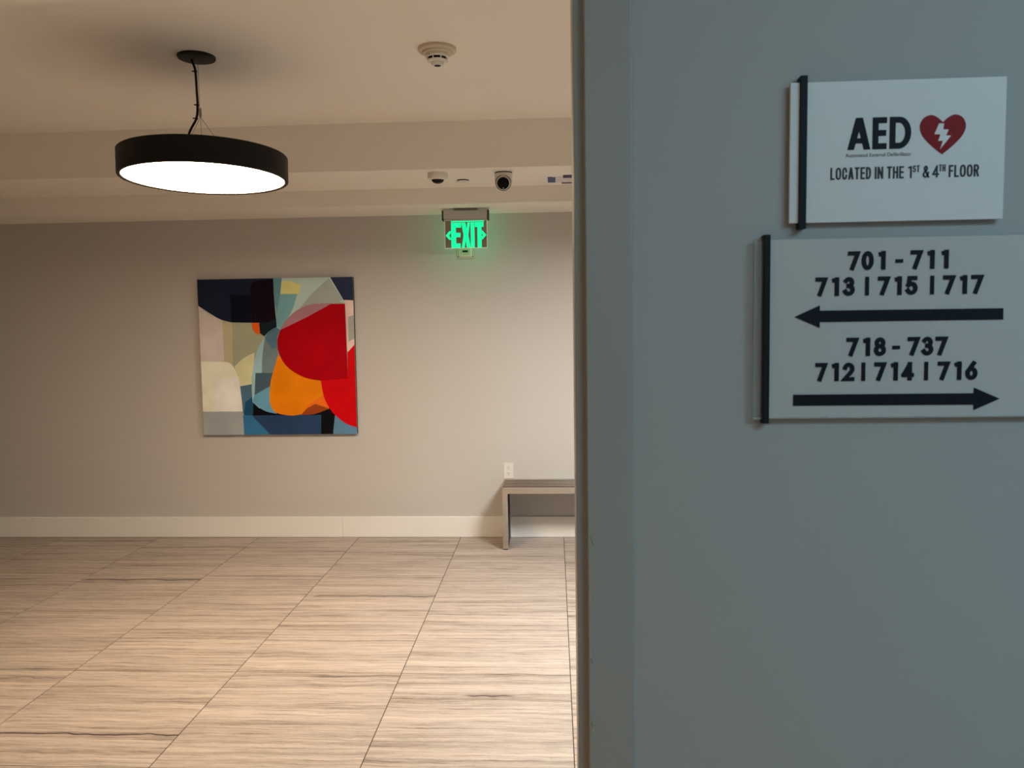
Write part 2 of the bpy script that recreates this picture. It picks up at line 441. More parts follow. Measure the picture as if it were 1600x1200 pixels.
# ------------------------------------------------------------------ drum pendants
def make_pendant(x, y, tilt, lamp, label):
    base = Vector((x, y, Z_CEIL))
    p = thing('drum_pendant', label, 'pendant light', base, 'black drum pendants')
    lathe('canopy', [(0, 0), (.080, 0), (.0805, -.006), (.079, -.0105), (.074, -.0125), (0, -.0125)], M_BLACK, p)
    # drum: centre of its mid height, tilted a little to one side
    R, H = .3571, .1088
    T = Matrix.Translation((.0165, 0, -.4819)) @ Matrix.Rotation(tilt, 4, 'X')
    lathe('drum', [(0, H/2-.004), (R-.012, H/2-.004), (R-.012, H/2), (R-.004, H/2), (R, H/2-.004), (R, -H/2+.004), (R-.003, -H/2), (R-.015, -H/2),
                   (R-.0175, -H/2+.003), (R-.0175, -H/2+.012), (0, -H/2+.012)], M_BLACK, p, 96, mat4=T)
    lathe('diffuser', [(0, -H/2+.0112), (R-.018, -H/2+.0112), (R-.018, -H/2+.0050), (R-.024, -H/2+.0035), (0, -H/2+.0025)], M_DIFF[lamp], p, 96, mat4=T)
    s = Vector((-1.5601, 3.519, Z_CEIL))
    rel = lambda pts: [Vector(q)-s for q in pts]
    cord_pts = rel([(-1.585, 3.519, 2.792), (-1.580, 3.519, 2.7731), (-1.5683, 3.519, 2.7342), (-1.5656, 3.519, 2.644), (-1.5648, 3.519, 2.5859),
                    (-1.5728, 3.519, 2.5278), (-1.6075, 3.519, 2.4671), (-1.635, 3.519, 2.372)])
    cable = tube('power_cord', cord_pts, .0052, M_CORD, p)
    for q, lean in (((-1.5680, 3.519, 2.7310), -.2), ((-1.5648, 3.519, 2.5862), 0), ((-1.5728, 3.519, 2.5278), .25)):
        r = Vector(q)-s
        bm = bmesh.new()
        bmesh.ops.create_cone(bm, cap_ends=True, segments=14, radius1=.0072, radius2=.0072, depth=.006)
        bmesh.ops.transform(bm, matrix=Matrix.Translation(r) @ Matrix.Rotation(lean, 4, 'Y'), verts=bm.verts)
        bm_box(bm, r.x-.0155, r.x-.005, r.y-.0025, r.y+.0025, r.z-.0005, r.z+.0035)
        from_bm('cable_tie', bm, M_CORD, cable)
    tube('suspension_wire', rel([(-1.5580, 3.523, 2.790), (-1.5575, 3.523, 2.560)]), .0011, M_WIRE, p, 8, 1)
    gp = rel([(-1.5549, 3.521, 2.552)])[0]
    g = lathe('wire_gripper', [(0, .022), (.0045, .021), (.0062, .012), (.0062, -.012), (.004, -.019), (0, -.019)], M_WIRE, p, 16, mat4=Matrix.Translation(gp))
    for e in ((-1.4350, 3.50, 2.370), (-1.5900, 3.42, 2.370), (-1.60, 3.63, 2.370)):
        tube('suspension_wire', [gp+Vector((0, 0, -.017)), Vector(e)-s], .0010, M_WIRE, p, 8, 1)
    return p
make_pendant(-1.5601, 3.519, math.radians(-1.6), 'pendant_one', 'black drum pendant with a lit white disc hanging left above the painting')
make_pendant(0.880, 3.72, 0.0, 'pendant_two', 'lit black drum pendant hidden behind the sign wall, nearest the bench')

# ------------------------------------------------------------------ ceiling devices
def smoke_detector():
    b = Vector((-.4925, 3.52, Z_CEIL))
    d = thing('smoke_detector', 'cream round smoke detector alone on the main ceiling', 'smoke detector', b)
    lathe('base_ring', [(0, 0), (.083, 0), (.083, -.010), (.080, -.014), (.066, -.016), (.063, -.024), (.058, -.027), (0, -.027)], M_CREAM, d)
    body = lathe('body', [(.050, -.027), (.052, -.033), (.050, -.040), (.046, -.042), (.045, -.0422)], M_PLASTIC, d)
    lathe('slot_band', [(.042, -.0405), (.0425, -.042), (.040, -.0525), (.03, -.053)], M_DARK, d)
    lathe('lower_cap', [(.044, -.0515), (.043, -.055), (.035, -.058), (.027, -.0585), (.026, -.068), (.022, -.0725), (.010, -.0728), (.010, -.0715), (0, -.0715)], M_PLASTIC, d)
    lathe('test_port', [(.0145, -.0731), (.0140, -.0736), (0, -.0736)], M_DARK, d, 24)
    for k in range(8):
        a = 2*math.pi*(k+.5)/8 + .1
        bm = bmesh.new(); bm_box(bm, -.0022, .0022, .0405, .0465, -.0545, -.040)
        bmesh.ops.transform(bm, matrix=Matrix.Rotation(a, 4, 'Z'), verts=bm.verts)
        from_bm('rib', bm, M_PLASTIC, d)
    lathe('indicator', [(0, .0012), (.0022, .0008), (.0026, 0), (0, 0)], M_DARK, d, 12, mat4=Matrix.Translation((-.030, -.042, -.036)) @ Matrix.Rotation(math.radians(100), 4, 'X'))
smoke_detector()

def mini_dome():
    b = Vector((-.6945, 4.872, Z_SOFF1))
    d = thing('dome_camera', 'small white dome camera with a dark window below, left on the upper bulkhead', 'security camera', b)
    lathe('base', [(0, 0), (.060, 0), (.0615, -.004), (.0615, -.010), (.0605, -.0112), (.0605, -.013), (.0618, -.0142), (.0615, -.026), (.057, -.034), (.044, -.039), (.038, -.040), (0, -.040)], M_PLASTIC, d)
    lathe('dome_window', [(.0385, -.0398), (.036, -.046), (.028, -.054), (.016, -.0595), (0, -.061)], M_LENS, d)
mini_dome()

def sprinkler_cap():
    b = Vector((-.5665, 5.116, Z_SOFF1))
    d = thing('sprinkler_cover', 'flat round white sprinkler cover between the two ceiling cameras', 'sprinkler cover', b)
    lathe('shadow_gap', [(0, 0), (.036, 0), (.036, -.0075), (0, -.0075)], M_DARK, d)  # black disc standing in for the shadow gap above the plate
    lathe('cover_plate', [(0, -.0075), (.0425, -.0075), (.0432, -.0088), (.0425, -.0102), (0, -.0102)], M_PLASTIC, d)
sprinkler_cap()

def turret():
    b = Vector((-.2955, 4.90, Z_SOFF1))
    d = thing('turret_camera', 'white turret camera with a black round lens face right of the sprinkler cover', 'security camera', b)
    lathe('mounting_plate', [(0, 0), (.0525, 0), (.0525, -.006), (0, -.006)], M_DARK, d)
    lathe('housing', [(0, -.006), (.0522, -.006), (.0535, -.009), (.0535, -.046), (.0515, -.062), (.046, -.076), (.037, -.085), (.030, -.087), (0, -.087)], M_PLASTIC, d)
    # eyeball looking out and down towards the lobby
    c = Vector((0, -.033, -.066))
    aim = Vector((.03, -1, -.30)).normalized()
    T = Matrix.Translation(c) @ aim.to_track_quat('Z', 'Y').to_matrix().to_4x4()
    prof = [(.0435*math.cos(a), .0435*math.sin(a)) for a in [math.radians(t) for t in range(-60, 36, 8)]]
    ball = lathe('eyeball', prof+[(.0370, .0262), (.0365, .0255), (0, .0255)], M_PLASTIC, d, 48, mat4=T)
    lathe('socket_gap', [(.0445, -.012), (.0475, -.004), (.0475, .004), (.0440, .010)], M_DARK, d, 48, mat4=T)
    face = lathe('lens_face', [(.0362, .0256), (.0358, .0275), (.034, .0282), (0, .0282)], M_LENS, d, 40, mat4=T)
    lathe('status_light', [(0, .0292), (.0026, .0288), (.003, .0280), (0, .028)], M_WHITE, d, 12, mat4=T @ Matrix.Translation((0, 0, 0)) @ Matrix.Translation((T.to_3x3().inverted() @ Vector((0, 0, -.0295))).to_2d().to_3d()))
turret()

def taped_sheet():
    b = Vector((.0600, 5.165, Z_SOFF1))
    d = thing('taped_sheet', 'white sheet taped with blue strips beside the door frame on the bulkhead underside', 'ceiling sheet', b)
    def slab(n, x0, x1, y0, y1, z0, z1, m): at_origin(box(n, x0, x1, y0, y1, z0, z1, m, d, .0004), b)
    Z = Z_SOFF1
    slab('sheet', .0015, .34, 5.070, 5.268, Z-.0035, Z, M_PAPER)
    slab('tape_strip', -.0285, .0205, 5.076, 5.250, Z-.0055, Z-.0004, M_BLUE)
    slab('tape_strip', .0680, .33, 5.024, 5.098, Z-.0055, Z-.0002, M_NAVY)
    slab('tape_strip', .0620, .33, 5.262, 5.300, Z-.0048, Z-.0002, M_NAVY)
taped_sheet()

# ------------------------------------------------------------------ exit sign
def strip_poly(bm, pts, wd, y0, y1, closed=False, ext=0.0):
    """A stroke of constant width along a polyline in X-Z, as a solid between y0 and y1."""
    P = [Vector(p) for p in pts]
    n = len(P)
    if not closed and ext:
        P[0] = P[0]+(P[0]-P[1]).normalized()*ext
        P[-1] = P[-1]+(P[-1]-P[-2]).normalized()*ext
    rings = []
    for i in range(n):
        a = P[i]-P[(i-1) % n] if (closed or i > 0) else None
        c = P[(i+1) % n]-P[i] if (closed or i < n-1) else None
        if a is None: a = c
        if c is None: c = a
        a = a.normalized(); c = c.normalized()
        na = Vector((-a.y, a.x)); nc = Vector((-c.y, c.x))
        m = na+nc
        if m.length < 1e-4: m = na
        m.normalize(); k = min(1/max(m.dot(na), .2), 2.2)
        off = m*(wd/2*k)
        l, r = P[i]+off, P[i]-off
        rings.append([bm.verts.new((l.x, y0, l.y)), bm.verts.new((r.x, y0, r.y)), bm.verts.new((r.x, y1, r.y)), bm.verts.new((l.x, y1, l.y))])
    rng = range(n) if closed else range(n-1)
    for i in rng:
        A, B = rings[i], rings[(i+1) % n]
        for k in range(4): bm.faces.new((A[k], A[(k+1) % 4], B[(k+1) % 4], B[k]))
    if not closed:
        bm.faces.new(rings[0]); bm.faces.new(rings[-1][::-1])

def exit_sign():
    Y = 5.6133
    b = Vector((-.6100, Y, Z_SOFF2))
    d = thing('exit_sign', 'glowing green EXIT sign with arrows hanging under the lower bulkhead', 'exit sign', b)
    def bx(n, x0, x1, y0, y1, z0, z1, m, par=d, bev=.001): return at_origin(box(n, x0, x1, y0, y1, z0, z1, m, par, bev), b)
    bx('ceiling_canopy', -.6905, -.5255, Y-.040, Y+.040, 2.4015, Z_SOFF2, M_DARKALU, bev=.004)
    h = bx('housing', -.7640, -.4545, Y-.030, Y+.030, 2.3405, 2.4015, M_ALU, bev=.006)
    bx('light_slot', -.7610, -.4575, Y-.0235, Y+.0235, 2.3280, 2.3400, M_ALU, bev=.002)
    for x0, x1 in ((-.7735, -.7635), (-.4550, -.4450)):
        bx('end_cap', x0, x1, Y-.032, Y+.032, 2.330, 2.4005, M_ENDCAP, bev=.003)
    # acrylic plate with lit edges
    bx('panel', -.7555, -.4620, Y-.0035, Y+.0035, 2.1415, 2.328, M_MIRROR, bev=0)
    for nm, x0, x1, z0, z1 in (('lit_edge', -.7585, -.7555, 2.1385, 2.328), ('lit_edge', -.4620, -.4590, 2.1385, 2.328), ('lit_edge', -.7555, -.4620, 2.1380, 2.1415)):
        bx(nm, x0, x1, Y-.0035, Y+.0035, z0, z1, M_EDGE, bev=0)
    bx('lit_edge', -.7130, -.4800, Y-.0045, Y+.0045, 2.3205, 2.3278, M_EXIT, bev=0)
    y0, y1 = Y-.0050, Y-.0034
    T, B = 2.3165, 2.1420
    def letter(strokes, polys=()):
        bm = bmesh.new()
        for pts, wd in strokes: strip_poly(bm, pts, wd, y0, y1)
        for p in polys: prism_xz(bm, p, y0, y1)
        at_origin(from_bm('letter', bm, M_EXIT, d), b)
    th = .023
    letter([], [[(-.7125, T), (-.6425, T), (-.6425, T-.034), (-.679, T-.034), (-.679, .5*(T+B)+.017), (-.6475, .5*(T+B)+.017), (-.6475, .5*(T+B)-.014),
                 (-.679, .5*(T+B)-.014), (-.679, B+.030), (-.6480, B+.030), (-.6480, B), (-.7125, B)]])
    letter([], [[(-.6400, T), (-.6110, T), (-.6040, T-.048), (-.5970, T), (-.5790, T), (-.5920, .5*(T+B)), (-.5760, B), (-.6035, B), (-.6110, B+.055), (-.6190, B), (-.6400, B), (-.6255, .5*(T+B))]])
    letter([], [[(-.5750, T), (-.5480, T), (-.5480, B), (-.5750, B)]])
    letter([], [[(-.5440, T), (-.4835, T), (-.4835, T-.032), (-.4985, T-.032), (-.4985, B), (-.5280, B), (-.5280, T-.032), (-.5440, T-.032)]])
    for s, x in ((1, -.7520), (-1, -.4650)):
        zc = .5*(T+B)-.001
        bm = bmesh.new(); prism_xz(bm, [(x, zc), (x+s*.0260, zc+.030), (x+s*.0380, zc+.030), (x+s*.0380, zc+.018), (x+s*.0235, zc), (x+s*.0380, zc-.018), (x+s*.0380, zc-.030), (x+s*.0260, zc-.030)], y0, y1)
        at_origin(from_bm('arrow', bm, M_EXIT, d), b)
    # unseen area light added behind the plate for the sign's green glow on the wall
    for yy in (Y+.06,):
        l = bpy.data.lights.new('exit_sign_glow', 'AREA'); l.shape = 'RECTANGLE'; l.size = .24; l.size_y = .16; l.energy = .30; l.color = (.06, 1.0, .42)
        lo = bpy.data.objects.new('exit_sign_glow', l); COL.objects.link(lo); lo.location = (-.6085, Y+.007, 2.235)
        lo.rotation_euler = (math.radians(90), 0, 0)
exit_sign()

def wall_strobe():
    b = Vector((-.6430, Y_BACK, 2.15))
    d = thing('wall_strobe', 'small square cream alarm strobe on the wall just below the EXIT sign', 'alarm strobe', b)
    bm = bmesh.new(); bm_box(bm, -.064, .064, -.012, -.0002, -.0605, .0605); o = from_bm('back_plate', bm, M_CREAM, d); bevel(o, .003)
    bm = bmesh.new(); bm_box(bm, -.048, .048, -.026, -.012, -.048, .05); o = from_bm('body', bm, M_PLASTIC, d); bevel(o, .006, 3)
    bm = bmesh.new(); prism_xz(bm, [(-.036, -.034), (.036, -.034), (.030, .03), (-.030, .03)], -.036, -.0255); o = from_bm('lens', bm, M_CREAM, d); bevel(o, .003)
    bm = bmesh.new(); bm_box(bm, -.020, .020, -.0375, -.0355, -.018, -.004); from_bm('reflector', bm, M_DARK, d)
    for sx in (-1, 1):
        lathe('screw', [(0, .0016), (.0035, .0012), (.0042, 0), (0, 0)], M_DARK, d, 14, mat4=Matrix.Translation((sx*.0545, -.0118, -.047)) @ Matrix.Rotation(math.pi/2, 4, 'X'))
wall_strobe()

# ------------------------------------------------------------------ wall outlet
def outlet():
    b = Vector((-.3502, Y_BACK, .506))
    d = thing('wall_outlet', 'white double wall outlet just above the bench end', 'outlet', b)
    o = box('cover_plate', -.036, .036, -.006, -.0002, -.0597, .0597, M_PLASTIC, d, .002)
    for zc in (.0215, -.0215):
        r = box('receptacle', -.0165, .0165, -.0085, -.0055, zc-.0145, zc+.0145, M_PLASTIC, d, .003)
        for x, hh in ((-.0065, .0048), (.0065, .0040)):
            box('slot', x-.0012, x+.0012, -.0089, -.0080, zc+.0035-hh, zc+.0035+hh, M_DARK, r)
        box('ground_hole', -.0024, .0024, -.0089, -.0080, zc-.0098, zc-.0055, M_DARK, r, .0008)
    lathe('screw', [(0, .0012), (.0025, .001), (.003, 0), (0, 0)], M_PLASTIC, d, 14, mat4=Matrix.Translation((0, -.0058, 0)) @ Matrix.Rotation(math.pi/2, 4, 'X'))
outlet()

# ------------------------------------------------------------------ steel slat bench
def bench():
    x0, x1 = -.3775, 1.15
    yf, yb, top = 5.5325, 5.866, .4455
    b = Vector((x0, yf, 0))
    d = thing('slat_bench', 'polished steel bench of narrow bars standing against the back wall', 'bench', b)
    hh, lw, bw = .0420, .0385, .030
    Wd, Dp = x1-x0, yb-yf
    bm = bmesh.new()
    prism_xz(bm, [(0, .006), (lw, .006), (lw, top-hh), (Wd-lw, top-hh), (Wd-lw, .006), (Wd, .006), (Wd, top), (0, top)], 0, bw)
    bmesh.ops.recalc_face_normals(bm, faces=bm.faces)
    me = bpy.data.meshes.new('frame_hoop'); bm.to_mesh(me); bm.free(); me.materials.append(M_STEEL)
    for y in (0, Dp-bw):
        o = bpy.data.objects.new('frame_hoop', me); COL.objects.link(o); o.parent = d
        o.location = (0, y, 0)
        bevel(o, .0016, 2)
    for xa, xb in ((.003, lw-.002), (Wd-lw+.002, Wd-.003)):
        box('end_panel', xa, xb, bw, Dp-bw, .006, top-.012, M_BENCHDARK, d)  # black puts the dark under-bench reflection into the panel colour
    # long brown slats let in between thin steel strips
    n = 6; w0, w1 = .0095, Dp-.0095
    pitch_ = (w1-w0)/n
    for i in range(n):
        ya = w0+i*pitch_
        o = box('slat', .004, Wd-.004, ya+.0060, ya+pitch_-.0090, top-.010, top+.0005, M_SLAT, d, .002)
        if i: box('steel_strip', .004, Wd-.004, ya-.0060, ya+.0050, top-.010, top+.0052, M_STEEL, d, .0012)
    box('underside_tray', .030, Wd-.030, bw-.004, Dp-bw+.004, top-.020, top-.0098, M_BENCHDARK, d)
    for xx in (.004, Wd-lw+.004):
        box('foot_pad', xx, xx+lw-.008, .003, Dp-.003, 0.0, .0065, M_ENDCAP, d)
bench()

# ------------------------------------------------------------------ painting
def spline(seq, n=7):
    """Outline points; a third value 1 marks a smooth point, others are corners."""
    out = []; N = len(seq)
    for i in range(N):
        p = seq[i]; q = seq[(i+1) % N]
        ps = len(p) > 2; qs = len(q) > 2
        out.append((p[0], p[1]))
        if ps or qs:
            p0 = seq[i-1] if ps else p; p3 = seq[(i+2) % N] if qs else q
            for k in range(1, n):
                t = k/n
                f = lambda a, b_, c, e: .5*(2*b_+(c-a)*t+(2*a-5*b_+4*c-e)*t*t+(3*b_-a-3*c+e)*t**3)
                out.append((f(p0[0], p[0], q[0], p3[0]), f(p0[1], p[1], q[1], p3[1])))
    return out

def painting():
    x0, x1, z0, z1 = -2.660, -1.483, .797, 1.968
    yf = Y_BACK-.036
    b = Vector(((x0+x1)/2, Y_BACK, (z0+z1)/2))
    d = thing('abstract_painting', 'square abstract canvas with a large red shape over orange on the back wall', 'painting', b)
    at_origin(box('canvas', x0, x1, yf, Y_BACK-.004, z0, z1, mat('canvas_edge', (.07, .065, .06), .7), d, .002), b)
    illum = (.72, .56, .40)
    cache = {}
    def paint(c):
        if c not in cache:
            a = tuple(min(v/i, .9) for v, i in zip(lin(c), illum))
            cache[c] = len(mats); mats.append(mat('paint_%d' % len(mats), a, .6, spec=.08, noise=(5, .10)))
        return cache[c]
    mats = []
    def uv(p):
        x, y = p[0], p[1]
        xl = 85+45*(y-72)/1070; xr = 1163+31*(y-57)/1085
        u = (x-xl)/(xr-xl)
        yt = 73-15*(x-85)/1080; yb_ = 1143-3*(x-133)/1062
        v = (y-yt)/(yb_-yt)
        return min(max(u, 0), 1), min(max(v, 0), 1)
    bm = bmesh.new(); k = [0]
    def shape(c, seq):
        k[0] += 1
        y = yf-.0004-.00012*k[0]
        pts = []
        for p in spline(seq):
            u, v = uv(p); q = (x0+u*(x1-x0), z1-v*(z1-z0))
            if not pts or (abs(q[0]-pts[-1][0])+abs(q[1]-pts[-1][1])) > 2e-4: pts.append(q)
        if abs(pts[0][0]-pts[-1][0])+abs(pts[0][1]-pts[-1][1]) < 2e-4: pts.pop()
        f = bm.faces.new([bm.verts.new((x, y, z)) for x, z in pts])
        f.normal_update()
        r = bmesh.ops.triangulate(bm, faces=[f])
        idx = paint(c)
        for g in r['faces']: g.material_index = idx
    B = 1200
    shape((150, 136, 104), [(60, 40), (1260, 40), (1260, B), (60, B)])
    shape((190, 162, 138), [(60, 200), (325, 300), (325, 690), (60, 690)])
    shape((170, 148, 104), [(258, 340), (330, 340), (332, 690), (272, 660), (268, 520)])
    shape((148, 136, 100), [(325, 340), (520, 340), (560, 480), (470, 640), (345, 690)])
    shape((192, 172, 120), [(345, 668), (410, 610, 1), (484, 574), (476, 800), (380, 812)])
    shape((236, 188, 152), [(60, 632), (290, 637), (330, 660, 1), (368, 735, 1), (388, 850, 1), (402, 985), (60, 985)])
    shape((240, 198, 160), [(212, 760), (372, 745), (388, 850, 1), (402, 985), (212, 985)])
    shape((146, 136, 120), [(60, 980), (402, 980), (414, B), (60, B)])
    shape((70, 92, 98), [(384, 805), (470, 790), (475, 900), (420, 1010), (404, 995), (396, 900)])
    shape((10, 9, 10), [(470, 905), (560, 960), (1000, 955), (1050, 1000), (1040, B), (470, B)])
    shape((30, 62, 76), [(420, 915), (468, 880), (476, 925), (472, 1020), (410, 1005)])
    shape((38, 52, 70), [(470, 1008), (947, 1006), (947, B), (480, B)])
    shape((48, 92, 112), [(404, 1006), (465, 1008), (595, B), (414, B)])
    shape((84, 108, 116), [(1042, 1000), (1110, 1050), (1260, 1060), (1260, B), (1030, B)])
    shape((142, 160, 146), [(556, 474), (508, 545, 1), (474, 680, 1), (464, 800, 1), (470, 915), (520, 960), (600, 820), (640, 480)])
    shape((104, 108, 96), [(556, 474), (546, 540, 1), (537, 630, 1), (536, 720), (480, 860), (600, 860), (650, 600), (640, 420)])
    shape((76, 96, 98), [(556, 470), (590, 425, 1), (640, 396), (664, 420), (642, 470, 1), (638, 540), (602, 545)])
    shape((66, 76, 76), [(491, 714), (612, 714), (600, 800), (485, 866)])
    shape((92, 130, 134), [(485, 866), (590, 806), (612, 900), (640, 998), (560, 978, 1), (500, 940, 1), (470, 910)])
    shape((238, 106, 6), [(648, 590), (622, 680, 1), (600, 760, 1), (590, 850, 1), (594, 930, 1), (632, 988, 1), (740, 1010, 1), (830, 998), (1000, 965), (1000, 740), (700, 640)])
    shape((206, 88, 18), [(970, 862), (1000, 965), (870, 1003), (808, 1004), (866, 930)])
    shape((134, 52, 16), [(905, 930), (1004, 962), (900, 1000, 1), (806, 1006), (850, 960)])
    shape((164, 166, 142), [(612, 30), (1010, 30), (1110, 230), (1260, 230), (1180, 560), (1126, 570), (1110, 240), (1000, 200), (700, 380), (662, 418), (640, 400), (628, 240)])
    shape((108, 138, 128), [(640, 170), (782, 172), (748, 280, 1), (700, 360), (662, 418), (640, 395), (634, 300)])
    shape((88, 118, 112), [(612, 30), (674, 30), (662, 180), (640, 310), (628, 240)])
    shape((196, 174, 100), [(674, 84), (730, 86, 1), (808, 112), (796, 173), (668, 173)])
    shape((150, 140, 120), [(1000, 66), (1094, 212), (1050, 236), (930, 236), (800, 270), (882, 172)])
    shape((38, 40, 52), [(1008, 30), (1260, 30), (1260, 216), (1100, 214)])
    shape((206, 164, 138), [(1108, 216), (1260, 216), (1180, 556), (1126, 570), (1118, 300)])
    shape((150, 136, 112), [(1132, 330), (1180, 320), (1180, 480), (1136, 500)])
    shape((186, 4, 10), [(944, 762), (1130, 740), (1128, 575), (1260, 520), (1260, 1096), (1180, 1090), (1110, 1062, 1), (1020, 982, 1), (966, 880, 1)])
    shape((26, 28, 38), [(40, 30), (614, 30), (622, 200, 1), (634, 342), (580, 368), (470, 368), (325, 365), (250, 345, 1), (165, 298), (92, 250), (40, 220)])
    shape((12, 12, 22), [(314, 176), (462, 178), (462, 367), (324, 365), (320, 260)])
    shape((20, 8, 12), [(456, 140), (470, 100, 1), (520, 78), (612, 74), (620, 200), (632, 342), (580, 366), (466, 366)])
    shape((22, 28, 28), [(518, 366), (580, 368), (636, 340), (640, 396), (590, 425, 1), (553, 462), (524, 440)])
    shape((228, 78, 18), [(466, 370), (518, 370), (522, 454), (485, 430, 1), (470, 400)])
    shape((154, 100, 96), [(664, 416), (710, 345, 1), (790, 278, 1), (890, 242, 1), (1022, 238), (850, 332)])
    shape((156, 0, 8), [(1016, 241), (1112, 242), (1118, 420), (1130, 755), (944, 768), (830, 745, 1), (716, 675, 1), (656, 580, 1), (645, 490, 1), (666, 418), (850, 330)])
    o = from_bm('print', bm, mats, d, recalc=False)
    at_origin(o, b)
painting()

# ------------------------------------------------------------------ directory signs on the corridor wall
def arc(cx, cy, rx, ry, a0, a1, n=12):
    return [(cx+rx*math.cos(math.radians(a0+(a1-a0)*i/n)), cy+ry*math.sin(math.radians(a0+(a1-a0)*i/n))) for i in range(n+1)]
def rrect(n=8, p=2.6):
    out = []
    for i in range(4*n):
        a = 2*math.pi*i/(4*n); c, s = math.cos(a), math.sin(a)
        out.append((.5+.5*math.copysign(abs(c)**(2/p), c), .5+.5*math.copysign(abs(s)**(2/p), s)))
    return out
O_ = ('c', rrect())
GLYPH = {  # strokes on a unit box of centre lines; 'c' closed
 '0': [('c', arc(.5, .5, .5, .5, 0, 360, 28)[:-1])],
 '1': [('o', [(1, 0), (1, 1)]), ('o', [(.05, .93), (1, .97)])],
 '2': [('o', arc(.5, .70, .48, .30, 165, -20, 12)+[(.72, .42), (0, 0), (1, 0)])],
 '3': [('o', arc(.48, .765, .42, .235, 150, -90, 12)), ('o', arc(.48, .27, .5, .27, 90, -155, 14))],
 '4': [('o', [(.76, 0), (.76, 1)]), ('o', [(.70, .93), (0, .26)]), ('o', [(.0, .24), (1.04, .24)])],
 '5': [('o', [(.93, 1), (.22, 1), (.13, .56)]), ('o', arc(.46, .31, .52, .31, 138, -150, 16))],
 '6': [('c', arc(.5, .31, .5, .31, 0, 360, 24)[:-1]), ('o', [(.78, 1.0), (.09, .48)])],
 '7': [('o', [(0, 1), (1, 1), (.32, 0)])],
 '8': [('c', arc(.5, .765, .42, .235, 0, 360, 22)[:-1]), ('c', arc(.5, .27, .5, .27, 0, 360, 24)[:-1])],
 'A': [('o', [(0, 0), (.46, 1), (.54, 1), (1, 0)]), ('o', [(.22, .29), (.78, .29)])],
 'E': [('o', [(1, 1), (0, 1), (0, 0), (1, 0)]), ('o', [(0, .51), (.92, .51)])],
 'D': [('c', [(0, 0), (0, 1)]+arc(.42, .5, .58, .5, 90, -90, 14))],
 'L': [('o', [(0, 1), (0, 0), (1, 0)])],
 'O': [O_],
 'C': [('o', [(1, .68)]+rrect()[3:30]+[(1, .32)])],
 'T': [('o', [(0, 1), (1, 1)]), ('o', [(.5, 0), (.5, 1)])],
 'I': [('o', [(.5, 0), (.5, 1)])],
 'N': [('o', [(0, 0), (0, 1)]), ('o', [(0, 1), (1, 0)]), ('o', [(1, 0), (1, 1)])],
 'H': [('o', [(0, 0), (0, 1)]), ('o', [(1, 0), (1, 1)]), ('o', [(0, .52), (1, .52)])],
 'F': [('o', [(1, 1), (0, 1), (0, 0)]), ('o', [(0, .52), (.85, .52)])],
 'R': [('o', [(0, 0), (0, 1)]+arc(.5, .76, .48, .24, 90, -90, 10)+[(0, .52)]), ('o', [(.55, .52), (1, 0)])],
 'S': [('o', arc(.5, .76, .48, .24, 20, 250, 12)+arc(.5, .26, .5, .26, 70, -160, 12))],
 '&': [('o', [(1, .0), (.22, .72)]+arc(.45, .82, .25, .18, 200, -30, 10)+[(.62, .66), (.10, .42)]+arc(.40, .24, .40, .24, 150, 290, 10)+[(.80, .14), (.98, .42)])],
 '-': [('o', [(0, .5), (1, .5)])],
}
def glyph(name, ch, x, wdt, z, h, sw, y0, y1, m, parent, origin, tilt=0.0):
    bm = bmesh.new()
    if ch == 'A':                              # flat feet and a flat top
        k = sw*1.1; t = k*1.08
        P = lambda q: [(x+u, z+v) for u, v in q]
        prism_xz(bm, P([(0, 0), (k, 0), (wdt/2+t/2, h), (wdt/2-t/2, h)]), y0, y1)
        prism_xz(bm, P([(wdt-k, 0), (wdt, 0), (wdt/2+t/2, h), (wdt/2-t/2, h)]), y0-.00004, y1)
        g = lambda v: k*.6+(wdt/2-k*.5)*v/h
        v0 = h*.20; v1 = v0+sw*.85
        prism_xz(bm, P([(g(v0), v0), (wdt-g(v0), v0), (wdt-g(v1), v1), (g(v1), v1)]), y0-.00008, y1)
    else:
        for n_, (kind, pts) in enumerate(GLYPH[ch]):
            Q = [(x+sw/2+u*(wdt-sw), z+sw/2+v*(h-sw)) for u, v in pts]
            strip_poly(bm, Q, sw, y0-.00004*n_, y1, kind == 'c', sw*.48 if kind == 'o' else 0)
    o = from_bm(name, bm, m, parent)
    return at_origin(o, origin)

